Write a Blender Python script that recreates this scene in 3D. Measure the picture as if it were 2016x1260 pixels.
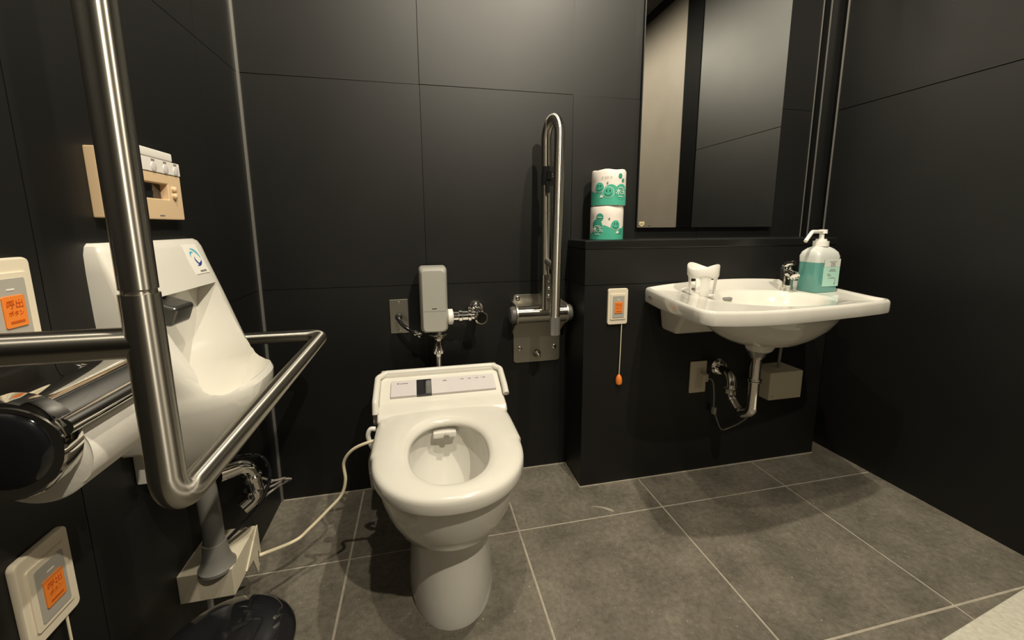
import bpy, bmesh, math, random
from mathutils import Vector, Matrix
random.seed(7)
for o in list(bpy.data.objects): bpy.data.objects.remove(o)
SC = bpy.context.scene
COL = SC.collection
PI = math.pi
# ------------------------------------------------------------------ camera
def cam_matrix(loc, yaw, pitch, roll):
    cy, sy, cp, sp, cr, sr = math.cos(yaw), math.sin(yaw), math.cos(pitch), math.sin(pitch), math.cos(roll), math.sin(roll)
    f = Vector((sy*cp, cy*cp, sp)); r = Vector((cy, -sy, 0)); u = r.cross(f)
    r2 = r*cr + u*sr; u2 = -r*sr + u*cr
    m = Matrix((r2, u2, -f)).transposed().to_4x4(); m.translation = loc
    return m
cam = bpy.data.objects.new('camera', bpy.data.cameras.new('camera')); COL.objects.link(cam)
cam.matrix_world = cam_matrix(Vector((0.504, -1.445, 0.9395)), math.radians(12.538), math.radians(-9.268), math.radians(-0.307))
cam.data.sensor_width = 36; cam.data.lens = 811.1/2016*36; cam.data.shift_y = -(630-578.2)/2016; cam.data.clip_start = 0.02
SC.camera = cam
# ------------------------------------------------------------------ world, exposure
W = bpy.data.worlds.new('world'); SC.world = W; W.use_nodes = True
W.node_tree.nodes['Background'].inputs[0].default_value = (0, 0, 0, 1)
W.node_tree.nodes['Background'].inputs[1].default_value = 0.0
SC.view_settings.view_transform = 'Standard'; SC.view_settings.look = 'None'; SC.view_settings.gamma = 1.0
SC.view_settings.use_curve_mapping = False
SC.view_settings.exposure = 0.22
LAMP_COL = (1.0, 0.90, 0.72)
# x, y, watts of the recessed ceiling lamps
LAMPS = [(1.17, -0.86, 72, 'downlight in the ceiling above the washbasin', 'washbasin'),
         (0.56, -1.06, 40, 'downlight in the ceiling above the toilet', 'toilet'),
         (1.14, -1.92, 98, 'downlight in the ceiling near the entrance door', 'door')]
CEIL = 2.42
# ------------------------------------------------------------------ materials
MATS = {}
def mat(name, col, rough=0.5, metal=0.0, noise=0.0, nscale=30.0, bump=0.0, bscale=200.0, coat=0.0, trans=0.0, ior=1.45, emit=0.0, aniso=0.0, rvar=0.0, spec=0.5, stretch=None, sss=0.0):
    m = bpy.data.materials.new(name); m.use_nodes = True; MATS[name] = m
    nt = m.node_tree; b = nt.nodes['Principled BSDF']
    b.inputs['Base Color'].default_value = (*col, 1); b.inputs['Roughness'].default_value = rough
    b.inputs['Metallic'].default_value = metal; b.inputs['Coat Weight'].default_value = coat; b.inputs['Coat Roughness'].default_value = 0.05
    b.inputs['Transmission Weight'].default_value = trans; b.inputs['IOR'].default_value = ior
    b.inputs['Specular IOR Level'].default_value = spec; b.inputs['Anisotropic'].default_value = aniso
    if sss: b.inputs['Subsurface Weight'].default_value = sss; b.inputs['Subsurface Radius'].default_value = (0.01, 0.01, 0.01)
    if emit: b.inputs['Emission Color'].default_value = (*col, 1); b.inputs['Emission Strength'].default_value = emit
    tc = nt.nodes.new('ShaderNodeTexCoord')
    src = tc.outputs['Object']
    if stretch:
        mp = nt.nodes.new('ShaderNodeMapping'); mp.inputs['Scale'].default_value = stretch; nt.links.new(src, mp.inputs[0]); src = mp.outputs[0]
    n = nt.nodes.new('ShaderNodeTexNoise'); n.inputs['Scale'].default_value = nscale; n.inputs['Detail'].default_value = 6
    nt.links.new(src, n.inputs['Vector'])
    r = nt.nodes.new('ShaderNodeValToRGB'); nt.links.new(n.outputs[0], r.inputs[0])
    nz = max(noise, 0.01)
    r.color_ramp.elements[0].position = 0.3; r.color_ramp.elements[1].position = 0.72
    r.color_ramp.elements[0].color = (*[c*(1-nz) for c in col], 1); r.color_ramp.elements[1].color = (*[min(1, c*(1+nz)) for c in col], 1)
    nt.links.new(r.outputs[0], b.inputs['Base Color'])
    if rvar:
        mr = nt.nodes.new('ShaderNodeMapRange'); mr.inputs['To Min'].default_value = rough-rvar; mr.inputs['To Max'].default_value = rough+rvar
        nt.links.new(n.outputs[0], mr.inputs[0]); nt.links.new(mr.outputs[0], b.inputs['Roughness'])
    if bump:
        n2 = nt.nodes.new('ShaderNodeTexNoise'); n2.inputs['Scale'].default_value = bscale; n2.inputs['Detail'].default_value = 3
        nt.links.new(src, n2.inputs['Vector'])
        bp = nt.nodes.new('ShaderNodeBump'); bp.inputs['Strength'].default_value = bump; bp.inputs['Distance'].default_value = 0.002
        nt.links.new(n2.outputs[0], bp.inputs['Height']); nt.links.new(bp.outputs[0], b.inputs['Normal'])
    return m
mat('wall', (0.0048, 0.0047, 0.0042), 0.50, noise=0.2, nscale=3.5, bump=0.03, bscale=60, rvar=0.03, spec=0.58)
mat('jamb_black', (0.002, 0.002, 0.002), 0.6, spec=0.05)
mat('joint', (0.012, 0.011, 0.010), 0.8)
mat('trim_metal', (0.30, 0.29, 0.27), 0.4, 0.6)
mat('ledge', (0.010, 0.010, 0.0095), 0.28, spec=0.7)
mat('grout', (0.42, 0.38, 0.31), 0.85, noise=0.15, nscale=40)
mat('ceiling', (0.10, 0.095, 0.085), 0.9)
mat('door', (0.16, 0.14, 0.115), 0.55, noise=0.06, nscale=5)
mat('ceramic', (0.75, 0.727, 0.66), 0.10, coat=0.6, spec=0.5)
mat('ceramic_grey', (0.76, 0.74, 0.68), 0.12, coat=0.5)
mat('seat', (0.76, 0.735, 0.66), 0.22, coat=0.3)
mat('panel_lilac', (0.66, 0.62, 0.62), 0.3)
mat('water', (0.75, 0.78, 0.75), 0.02, trans=0.85, ior=1.33)
mat('black_gloss', (0.012, 0.012, 0.014), 0.08, coat=0.5)
mat('black_plastic', (0.02, 0.02, 0.02), 0.45)
def brushed(name, col, rough, an):
    m = mat(name, col, rough, 1.0, aniso=an); nt = m.node_tree
    tg = nt.nodes.new('ShaderNodeTangent'); tg.direction_type = 'UV_MAP'
    nt.links.new(tg.outputs[0], nt.nodes['Principled BSDF'].inputs['Tangent'])
brushed('steel', (0.50, 0.475, 0.42), 0.33, 1.0)
mat('steel_plate', (0.50, 0.48, 0.42), 0.38, 1.0)
mat('chrome', (0.80, 0.78, 0.74), 0.06, 1.0)
mat('grey_metal', (0.42, 0.41, 0.38), 0.35, 0.8)
mat('cap_grey', (0.10, 0.098, 0.09), 0.4)
mat('spreader_metal', (0.20, 0.20, 0.19), 0.28, 0.9)
mat('valve_body', (0.52, 0.51, 0.46), 0.35, 0.3)
mat('white_plastic', (0.80, 0.78, 0.73), 0.35)
mat('cream', (0.78, 0.70, 0.55), 0.4)
mat('beige', (0.72, 0.53, 0.33), 0.45)
mat('ivory', (0.66, 0.60, 0.46), 0.45)
mat('grey_plastic', (0.42, 0.40, 0.35), 0.4)
mat('grey_pipe', (0.17, 0.165, 0.15), 0.5)
mat('orange', (0.85, 0.24, 0.035), 0.4)
mat('orange_print', (0.55, 0.10, 0.01), 0.5)
mat('cord_cream', (0.78, 0.70, 0.50), 0.5)
mat('cord_grey', (0.30, 0.28, 0.25), 0.5)
mat('paper', (0.82, 0.79, 0.72), 0.9, bump=0.15, bscale=120, noise=0.03)
mat('wrap_white', (0.80, 0.74, 0.68), 0.45, bump=0.25, bscale=40)
mat('wrap_green', (0.07, 0.42, 0.29), 0.45, bump=0.2, bscale=40)
mat('wrap_green_dark', (0.045, 0.30, 0.21), 0.45)
mat('ink', (0.012, 0.05, 0.04), 0.5)
mat('ink_black', (0.03, 0.03, 0.03), 0.5)
mat('ink_grey', (0.25, 0.24, 0.22), 0.5)
mat('ink_white', (0.82, 0.80, 0.74), 0.5)
mat('bottle_clear', (0.78, 0.80, 0.76), 0.25, trans=0.25, sss=0.0)
mat('liquid', (0.13, 0.36, 0.32), 0.18, trans=0.15, coat=0.4)
mat('label_white', (0.62, 0.66, 0.60), 0.5)
mat('label_mint', (0.42, 0.68, 0.58), 0.5)
mat('blue_light', (0.10, 0.48, 0.66), 0.4)
mat('blue_dark', (0.03, 0.06, 0.30), 0.4)
mat('mirror', (0.80, 0.81, 0.78), 0.015, 1.0)
mat('mat_pale', (0.62, 0.60, 0.50), 0.95, noise=0.12, nscale=90, bump=0.6, bscale=250)
mat('lamp_lens', LAMP_COL, 0.5, emit=14.0)
mat('gold', (0.62, 0.52, 0.28), 0.4)
# stone-look floor tile: mottling at two scales and pale specks
def floor_mat():
    m = mat('floor_tile', (0.180, 0.164, 0.134), 0.48, noise=0.28, nscale=7, bump=0.25, bscale=90, rvar=0.10)
    nt = m.node_tree; b = nt.nodes['Principled BSDF']
    base = b.inputs['Base Color'].links[0].from_socket
    tc = [n for n in nt.nodes if n.type == 'TEX_COORD'][0]
    geo = nt.nodes.new('ShaderNodeNewGeometry')
    for n in nt.nodes:
        if n.type == 'TEX_NOISE':
            for l in list(n.inputs['Vector'].links): nt.links.remove(l)
            nt.links.new(geo.outputs['Position'], n.inputs['Vector'])
    n2 = nt.nodes.new('ShaderNodeTexNoise'); n2.inputs['Scale'].default_value = 60; n2.inputs['Detail'].default_value = 10; n2.inputs['Roughness'].default_value = 0.8
    nt.links.new(geo.outputs['Position'], n2.inputs['Vector'])
    r2 = nt.nodes.new('ShaderNodeValToRGB'); r2.color_ramp.elements[0].position = 0.25; r2.color_ramp.elements[1].position = 0.75
    r2.color_ramp.elements[0].color = (0.45, 0.455, 0.44, 1); r2.color_ramp.elements[1].color = (1.5, 1.47, 1.44, 1)
    nt.links.new(n2.outputs[0], r2.inputs[0])
    mx = nt.nodes.new('ShaderNodeMix'); mx.data_type = 'RGBA'; mx.blend_type = 'MULTIPLY'; mx.inputs['Factor'].default_value = 1
    nt.links.new(base, mx.inputs[6]); nt.links.new(r2.outputs[0], mx.inputs[7])
    v = nt.nodes.new('ShaderNodeTexNoise'); v.inputs['Scale'].default_value = 130; v.inputs['Detail'].default_value = 1
    nt.links.new(geo.outputs['Position'], v.inputs['Vector'])
    r3 = nt.nodes.new('ShaderNodeValToRGB'); r3.color_ramp.elements[0].position = 0.745; r3.color_ramp.elements[1].position = 0.77
    r3.color_ramp.elements[0].color = (0, 0, 0, 1); r3.color_ramp.elements[1].color = (1, 1, 1, 1)
    nt.links.new(v.outputs[0], r3.inputs[0])
    m2 = nt.nodes.new('ShaderNodeMix'); m2.data_type = 'RGBA'; m2.inputs[7].default_value = (0.42, 0.38, 0.30, 1)
    nt.links.new(r3.outputs[0], m2.inputs['Factor']); nt.links.new(mx.outputs[2], m2.inputs[6])
    nt.links.new(m2.outputs[2], b.inputs['Base Color'])
floor_mat()
# ------------------------------------------------------------------ object helpers
def thing(name, label, cat, loc=(0, 0, 0), group=None):
    o = bpy.data.objects.new(name, None); COL.objects.link(o); o.location = loc; o.empty_display_size = 0.05
    o['label'] = label; o['category'] = cat
    if group: o['group'] = group
    return o
def tag(o, label, cat, group=None):
    o['label'] = label; o['category'] = cat
    if group: o['group'] = group
    return o
def mesh_obj(name, me, m, parent=None, label=None):
    me.materials.clear(); me.materials.append(MATS[m])
    o = bpy.data.objects.new(name, me); COL.objects.link(o)
    if parent is not None:
        o.parent = parent
        if parent.parent is None: o.matrix_parent_inverse = Matrix.Translation(-Vector(parent.location))
    if label: o['label'] = label
    return o
def obj(name, bm, m, parent=None, smooth=None, bevel=0.0, seg=2, label=None, center=False):
    if bevel:
        bmesh.ops.recalc_face_normals(bm, faces=bm.faces)
        es = [e for e in bm.edges if len(e.link_faces) == 2 and e.calc_face_angle(0) > 0.5]
        bmesh.ops.bevel(bm, geom=es, offset=bevel, segments=seg, affect='EDGES', profile=0.5, clamp_overlap=True)
    bmesh.ops.recalc_face_normals(bm, faces=bm.faces)
    me = bpy.data.meshes.new(name)
    if smooth is None: smooth = 35
    for f in bm.faces: f.smooth = True
    for e in bm.edges:
        if len(e.link_faces) == 2 and e.calc_face_angle(0) > math.radians(smooth): e.smooth = False
    bm.to_mesh(me); bm.free()
    o = mesh_obj(name, me, m, parent, label)
    if bevel:
        wn = o.modifiers.new('weighted_normals', 'WEIGHTED_NORMAL'); wn.keep_sharp = True; wn.weight = 90
    return o
def struct(o, label, cat):
    o['kind'] = 'structure'; o['label'] = label; o['category'] = cat; return o
def B(): return bmesh.new()
def box(bm, x0, x1, y0, y1, z0, z1, M=None):
    vs = [bm.verts.new(v) for v in ((x0,y0,z0),(x1,y0,z0),(x1,y1,z0),(x0,y1,z0),(x0,y0,z1),(x1,y0,z1),(x1,y1,z1),(x0,y1,z1))]
    for f in ((0,3,2,1),(4,5,6,7),(0,1,5,4),(1,2,6,5),(2,3,7,6),(3,0,4,7)): bm.faces.new([vs[i] for i in f])
    if M: bmesh.ops.transform(bm, matrix=M, verts=vs)
    return bm
def bbox(x0, x1, y0, y1, z0, z1): return box(B(), x0, x1, y0, y1, z0, z1)
def loft(bm, rings, cap0=True, cap1=True, closed=True):
    R = [[bm.verts.new(p) for p in r] for r in rings]
    n = len(R[0]); uv = bm.loops.layers.uv.verify()
    for q, (a, b) in enumerate(zip(R[:-1], R[1:])):
        for i in range(n if closed else n-1):
            j = (i+1) % n
            try: f = bm.faces.new((a[i], a[j], b[j], b[i]))
            except ValueError: continue
            for l, c in zip(f.loops, ((q, i), (q, i+1), (q+1, i+1), (q+1, i))): l[uv].uv = (c[0]/10, c[1]/n)
    if cap0: bm.faces.new(R[0][::-1])
    if cap1: bm.faces.new(R[-1])
    return bm
def frame(d):
    d = d.normalized(); a = Vector((0, 0, 1)) if abs(d.z) < 0.9 else Vector((1, 0, 0))
    u = d.cross(a).normalized(); return u, d.cross(u).normalized()
def circ(c, d, r, n=24):
    u, v = frame(Vector(d)); c = Vector(c)
    return [c + (u*math.cos(2*PI*i/n) + v*math.sin(2*PI*i/n))*r for i in range(n)]
def cyl(bm, a, b, r, r2=None, n=24):
    a, b = Vector(a), Vector(b); r2 = r if r2 is None else r2
    return loft(bm, [circ(a, b-a, r, n), circ(b, b-a, r2, n)])
def turned(bm, a, d, prof, n=24):
    # profile [(along, radius)] turned about the axis d from a
    a, d = Vector(a), Vector(d).normalized()
    return loft(bm, [circ(a + d*s, d, max(r, 1e-5), n) for s, r in prof])
def path_pts(pts, rad=0.03, seg=8):
    pts = [Vector(p) for p in pts]; out = [pts[0]]
    for i in range(1, len(pts)-1):
        p0, p, p1 = pts[i-1], pts[i], pts[i+1]
        d0, d1 = (p0-p).normalized(), (p1-p).normalized(); ang = d0.angle(d1)
        t = min(rad/math.tan(ang/2), (p0-p).length*0.49, (p1-p).length*0.49); rr = t*math.tan(ang/2)
        if ang > PI-0.02: out.append(p); continue
        c = p + (d0+d1).normalized()*(rr/math.sin(ang/2)); a, b = p + d0*t - c, p + d1*t - c
        tot = a.angle(b)
        ax = a.cross(b).normalized()
        for k in range(seg+1): out.append(c + Matrix.Rotation(tot*k/seg, 3, ax) @ a)
    out.append(pts[-1]); return out
def smooth_pts(pts, k=8):
    pts = [Vector(p) for p in pts]; out = []
    P = [pts[0]*2-pts[1]] + pts + [pts[-1]*2-pts[-2]]
    for i in range(1, len(P)-2):
        for s in range(k):
            t = s/k; a, b, c, d = P[i-1], P[i], P[i+1], P[i+2]
            out.append(0.5*((2*b) + (c-a)*t + (2*a-5*b+4*c-d)*t*t + (3*b-a-3*c+d)*t**3))
    out.append(pts[-1]); return out
def tube(bm, pts, r, n=16):
    pts = [Vector(p) for p in pts]; rings = []
    u = None
    for i, p in enumerate(pts):
        d = (pts[min(i+1, len(pts)-1)] - pts[max(i-1, 0)]).normalized()
        if u is None: u, v = frame(d)
        else:
            u = (u - d*u.dot(d)).normalized()
        v = d.cross(u)
        rr = r[i] if isinstance(r, (list, tuple)) else r
        rings.append([p + (u*math.cos(2*PI*k/n) + v*math.sin(2*PI*k/n))*rr for k in range(n)])
    return loft(bm, rings)
def prism(bm, poly, axis, a, b):
    # 2D polygon swept along an axis ('x': poly=(y,z); 'y': poly=(x,z); 'z': poly=(x,y))
    def P(p, t): return {'x': (t, p[0], p[1]), 'y': (p[0], t, p[1]), 'z': (p[0], p[1], t)}[axis]
    return loft(bm, [[P(p, a) for p in poly], [P(p, b) for p in poly]])
def rrect(x0, x1, y0, y1, r, n=5):
    out = []
    for cx, cy, a0 in ((x1-r, y1-r, 0), (x0+r, y1-r, PI/2), (x0+r, y0+r, PI), (x1-r, y0+r, 3*PI/2)):
        for k in range(n+1): a = a0 + PI/2*k/n; out.append((cx + r*math.cos(a), cy + r*math.sin(a)))
    return out
def sup(a, p): return math.copysign(abs(a)**p, a)
def text_mesh(body, size, ext=0.0004, align='CENTER'):
    c = bpy.data.curves.new('lettering', 'FONT'); c.body = body; c.size = size; c.extrude = ext
    c.align_x = align; c.align_y = 'CENTER'; c.resolution_u = 3
    t = bpy.data.objects.new('lettering', c); COL.objects.link(t)
    dg = bpy.context.evaluated_depsgraph_get(); me = bpy.data.meshes.new_from_object(t.evaluated_get(dg))
    bpy.data.objects.remove(t); bpy.data.curves.remove(c); return me
def lettering(body, size, M, m, parent, name='lettering', fn=None):
    me = text_mesh(body, size)
    for v in me.vertices: v.co = fn(v.co) if fn else M @ v.co
    return mesh_obj(name, me, m, parent)
# text planes: facing -Y (read from the room) and facing +X (left wall)
def FACE_Y(x, y, z): return Matrix.Translation((x, y, z)) @ Matrix.Rotation(PI/2, 4, 'X')
def FACE_X(x, y, z): return Matrix.Translation((x, y, z)) @ Matrix.Rotation(PI/2, 4, 'Z') @ Matrix.Rotation(PI/2, 4, 'X')
def boolean(o, cutter, op='DIFFERENCE'):
    md = o.modifiers.new('cut', 'BOOLEAN'); md.object = cutter; md.operation = op; md.solver = 'EXACT'
    dg = bpy.context.evaluated_depsgraph_get(); me = bpy.data.meshes.new_from_object(o.evaluated_get(dg))
    o.modifiers.clear(); o.data = me; bpy.data.objects.remove(cutter)
def autosmooth(me, deg):
    bm = B(); bm.from_mesh(me); 
    for f in bm.faces: f.smooth = True
    for e in bm.edges:
        e.smooth = not (len(e.link_faces) == 2 and e.calc_face_angle(0) > math.radians(deg))
    bm.to_mesh(me); bm.free()
# ------------------------------------------------------------------ room shell
XR = 2.158; YF = -2.35
g = 0.0066
fl = struct(obj('floor', bbox(-0.02, XR+0.1, YF-0.02, 0.12, -0.05, -0.0015), 'grout'), 'floor of dark grey stone-look tiles with pale grout', 'floor')
xs = [-0.02, 0.272, 0.772, 1.272, 1.772, XR+0.1]; ys = [0.12, -0.3233, -0.8165, -1.31, -1.81, YF-0.02]
for i in range(5):
    for j in range(5):
        obj('floor_tile', bbox(xs[i]+g/2, xs[i+1]-g/2, ys[j+1]+g/2, ys[j]-g/2, -0.012, 0), 'floor_tile', fl)
TILT = {('wall_back', 2, 2): (-0.8, 0.3), ('wall_back', 1, 2): (0.15, -0.5), ('wall_back', 0, 2): (0.3, 0.0), ('wall_back', 1, 1): (0.0, 0.35)}
def tiled(wname, label, m, axis, us, zs, plane, out, parent_bm):
    w = struct(obj(wname, parent_bm, 'joint'), label, 'wall')
    gg = 0.0016
    for i in range(len(us)-1):
        for j in range(len(zs)-1):
            u0, u1, z0, z1 = us[i]+gg/2, us[i+1]-gg/2, zs[j]+gg/2, zs[j+1]-gg/2
            lo, hi = sorted((plane, plane + out))
            b = bbox(u0, u1, lo, hi, z0, z1) if axis == 'y' else bbox(lo, hi, u0, u1, z0, z1)
            o = obj('wall_tile', b, m, w)
            tl = TILT.get((wname, i, j))
            if tl:   # panels were not set perfectly flush
                c = Vector(((u0+u1)/2, plane, (z0+z1)/2)); Mt = Matrix.Translation(c) @ Matrix.Rotation(math.radians(tl[0]), 4, 'Z') @ Matrix.Rotation(math.radians(tl[1]), 4, 'X') @ Matrix.Translation(-c)
                o.data.transform(Mt)
    return w
ZS = [-0.0, 0.742, 1.391, 2.04, CEIL]
wb = tiled('wall_back', 'black matt panelled wall behind the toilet and mirror', 'wall', 'y', [0.0, 0.524, 1.048, 1.572, 2.066], ZS, 0.0, 0.012, bbox(-0.02, 2.066, 0.0115, 0.05, 0, CEIL))
wl = tiled('wall_left', 'black panelled wall carrying the urinal', 'wall', 'x', [-2.34, -1.81, -1.286, -0.762, -0.238, 0.0], ZS, 0.0, -0.012, bbox(-0.05, -0.0115, YF, 0.012, 0, CEIL))
wr = struct(obj('wall_right', bbox(XR+0.012, XR+0.05, -0.895, -0.03, 0, CEIL), 'joint'), 'glossy black panelled wall beside the washbasin', 'wall')
for z0, z1 in ((0.0, 1.388), (1.391, CEIL)):
    obj('wall_tile', bbox(XR, XR+0.0125, -0.893, -0.028, z0, z1), 'wall', wr)
struct(obj('door_1', bbox(XR+0.004, XR+0.045, -2.0, -1.045, 0.002, 2.36), 'door'), 'brown-grey flat door leaf set in the right wall', 'door')
t = struct(obj('trim_5', bbox(XR-0.004, XR+0.06, -1.045, -0.8935, 0, CEIL), 'jamb_black'), 'black door jamb beside the brown-grey door', 'trim')
struct(obj('wall_right_end', bbox(XR-0.004, XR+0.06, YF, -2.0, 0, CEIL), 'wall'), 'black wall strip past the brown-grey door', 'wall')
struct(obj('trim_6', bbox(XR-0.004, XR+0.06, -2.0, -1.045, 2.36, CEIL), 'wall'), 'black head strip over the brown-grey door', 'trim')
struct(obj('wall_front', bbox(-0.05, XR+0.06, YF-0.04, YF, 0, CEIL), 'wall'), 'black wall facing the toilet', 'wall')
struct(obj('ceiling', bbox(-0.05, XR+0.1, YF-0.04, 0.12, CEIL, CEIL+0.04), 'ceiling'), 'dark grey flat ceiling with recessed lamps', 'ceiling')
struct(obj('trim_1', bbox(0.0, 0.007, -0.006, 0.0, 0, CEIL), 'trim_metal'), 'thin grey metal strip in the corner by the urinal', 'trim')
# right end of the back wall: edge strip, dark groove, jamb strip, end strip of the right wall
struct(obj('trim_2', bbox(2.0655, 2.0685, -0.002, 0.004, 0, CEIL), 'trim_metal'), 'thin grey metal edge strip ending the mirror wall', 'trim')
gw = struct(obj('wall_groove', bbox(2.06, XR+0.1, 0.05, 0.09, 0, CEIL), 'wall'), 'dark groove between mirror wall and door-side wall', 'wall')
j = struct(obj('trim_3', bbox(2.104, XR+0.08, 0.0, 0.05, 0, CEIL), 'wall'), 'dark grey jamb strip between groove and right wall', 'trim')
obj('edge_strip', bbox(2.1035, 2.1060, -0.002, 0.003, 0, CEIL), 'trim_metal', j)
struct(obj('trim_4', bbox(XR-0.002, XR+0.05, -0.028, -0.022, 0, CEIL), 'trim_metal'), 'thin grey metal edge strip ending the right wall', 'trim')
# half-height service wall with a shelf on top
LX0, LX1, LY, LZ = 1.040, 2.068, -0.1616, 0.892
lw = struct(obj('wall_ledge', bbox(LX0+0.006, LX1, LY+0.006, -0.0005, 0, 0.863), 'joint'), 'black half-height wall carrying the washbasin', 'wall')
for z0, z1 in ((0.0, 0.741), (0.743, 0.863)):
    obj('wall_tile', bbox(LX0, LX1, LY, LY+0.0065, z0, z1), 'wall', lw)
    obj('wall_tile', bbox(LX0, LX0+0.0065, LY+0.0065, -0.001, z0, z1), 'wall', lw)
obj('ledge_top', bbox(LX0-0.002, LX1, LY-0.003, -0.001, 0.8635, LZ), 'ledge', lw, bevel=0.0035, seg=3)
# sealant bead where walls meet the floor
bead = obj('sealant_bead', bbox(0.0, 1.04, -0.004, 0.0, 0, 0.003), 'grout', fl)
obj('sealant_bead', bbox(LX0-0.004, LX0, LY-0.004, -0.004, 0, 0.003), 'grout', fl)
obj('sealant_bead', bbox(LX0, LX1, LY-0.004, LY, 0, 0.003), 'grout', fl)
# ------------------------------------------------------------------ downlights
for x, y, wt, lab, where in LAMPS:
    t = thing('downlight', lab, 'ceiling lamp', (x, y, CEIL), 'recessed ceiling lamps')
    b = B(); loft(b, [circ((x, y, CEIL), (0, 0, -1), r, 32) for r in (0.066,)] + [circ((x, y, CEIL-0.006), (0, 0, -1), 0.062, 32), circ((x, y, CEIL-0.006), (0, 0, -1), 0.05, 32), circ((x, y, CEIL-0.001), (0, 0, -1), 0.048, 32)], cap0=False, cap1=False)
    obj('trim_ring', b, 'white_plastic', t)
    obj('lens_' + where + '_offscreen', cyl(B(), (x, y, CEIL-0.003), (x, y, CEIL-0.001), 0.048, n=32), 'lamp_lens', t)
    L = bpy.data.lights.new('ceiling_lamp_' + where + '_offscreen', 'SPOT'); L.energy = wt; L.color = LAMP_COL; L.spot_size = math.radians(177); L.spot_blend = 0.35; L.shadow_soft_size = 0.018
    lo = bpy.data.objects.new('ceiling_lamp_' + where + '_offscreen', L); COL.objects.link(lo); lo.parent = t; lo.location = (0, 0, -0.02)
# ------------------------------------------------------------------ toilet
XC = 0.554
def pan_ring(z, yf, yc, yb, hw, n=56, pf=2.15, pb=3.2, xc=XC):
    out = []
    for i in range(n):
        a = 2*PI*i/n; c, s = math.cos(a), math.sin(a)
        p = pf if s < 0 else pb
        x = xc + hw*sup(c, 2/p); y = yc + ((yc-yf) if s < 0 else (yb-yc))*sup(s, 2/p)
        out.append((x, y, z))
    return out
T = thing('toilet', 'white ceramic toilet with bidet seat standing on the tiled floor', 'toilet', (XC, -0.4, 0))
b = B()
outer = [(0.000, -0.603, -0.40, -0.10, 0.112), (0.012, -0.603, -0.40, -0.10, 0.1125), (0.06, -0.597, -0.40, -0.10, 0.109), (0.11, -0.585, -0.40, -0.10, 0.104),
         (0.155, -0.575, -0.40, -0.10, 0.102), (0.185, -0.572, -0.40, -0.10, 0.104), (0.196, -0.576, -0.40, -0.10, 0.110), (0.208, -0.600, -0.41, -0.10, 0.127), (0.232, -0.628, -0.42, -0.10, 0.146), (0.270, -0.652, -0.43, -0.10, 0.161),
         (0.32, -0.670, -0.45, -0.10, 0.171), (0.36, -0.679, -0.46, -0.10, 0.175), (0.383, -0.681, -0.46, -0.10, 0.176), (0.388, -0.668, -0.46, -0.105, 0.167)]
inner = [(0.388, -0.637, -0.49, -0.34, 0.105), (0.380, -0.634, -0.49, -0.336, 0.106), (0.33, -0.628, -0.49, -0.33, 0.108), (0.28, -0.605, -0.49, -0.35, 0.098), (0.24, -0.575, -0.49, -0.385, 0.082), (0.20, -0.55, -0.49, -0.41, 0.065), (0.16, -0.53, -0.49, -0.43, 0.05), (0.13, -0.52, -0.48, -0.44, 0.04)]
loft(b, [pan_ring(*r) for r in outer] + [pan_ring(*r, pb=2.3) for r in inner])
obj('bowl', b, 'ceramic_grey', T, smooth=50)
b = B(); loft(b, [pan_ring(0.205, -0.551, -0.49, -0.408, 0.066, pb=2.3), pan_ring(0.206, -0.551, -0.49, -0.408, 0.066, pb=2.3)])
obj('water', b, 'water', T)
# seat ring
def seat_out(th):
    c, s = math.cos(th), math.sin(th)
    if s <= 0:
        a, bb, p = 0.181, 0.208, 2.15
    else:
        a, bb, p = 0.186, 0.26, 6.0
    k = (abs(c/a)**p + abs(s/bb)**p)**(-1/p)
    return Vector((XC + c*k, -0.492 + s*k, 0))
def seat_in(th, gx=0.0):
    c, s = math.cos(th), math.sin(th); a, bb = 0.096+gx, (0.153 if s < 0 else 0.142)+gx
    k = (abs(c/a)**2.2 + abs(s/bb)**2.2)**(-1/2.2)
    return Vector((XC + c*k, -0.494 + s*k, 0))
b = B(); rings = []
N = 96
prof = [(0.0, 0.389), (-0.02, 0.393), (0.0, 0.402), (0.05, 0.4075), (0.14, 0.411), (0.35, 0.4135), (0.6, 0.4125), (0.85, 0.4085), (0.94, 0.405), (0.985, 0.4), (1.0, 0.394), (1.0, 0.378), (0.98, 0.374), (0.3, 0.376)]
for u, z in prof:
    r = []
    for i in range(N):
        th = 2*PI*i/N; pi_, po = seat_in(th), seat_out(th); p = pi_.lerp(po, u)
        zz = z
        if p.y > -0.30 and z > 0.40: zz += 0.012*min(1, (p.y+0.30)/0.06)
        r.append((p.x, p.y, zz))
    rings.append(r)
loft(b, rings + [rings[0]], cap0=False, cap1=False); bmesh.ops.remove_doubles(b, verts=b.verts, dist=1e-6)
st = obj('seat', b, 'seat', T, smooth=60)
# bidet housing behind the seat
b = B(); pr = [(-0.100, 0.378), (-0.305, 0.378), (-0.312, 0.400), (-0.300, 0.4150), (-0.275, 0.4215), (-0.249, 0.4265), (-0.238, 0.436), (-0.150, 0.4725), (-0.128, 0.470), (-0.100, 0.450)]
prism(b, pr, 'x', XC-0.187, XC+0.187)
hs = obj('bidet_housing', b, 'seat', T, bevel=0.007, seg=3, label='cream bidet housing with control strip')
b = B(); box(b, XC-0.152, XC+0.166, -0.238, -0.172, -0.0, 0.010)
rot = Matrix.Translation((0, -0.238, 0.4345)) @ Matrix.Rotation(math.atan2(0.0365, 0.088), 4, 'X') @ Matrix.Translation((0, 0.238, 0))
bmesh.ops.transform(b, matrix=rot, verts=b.verts)
obj('control_strip', b, 'panel_lilac', hs, bevel=0.0015, label='lilac-grey control strip')
def on_strip(x, v, h=0.0103): return rot @ Vector((x, -0.238+v, h))
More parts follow.
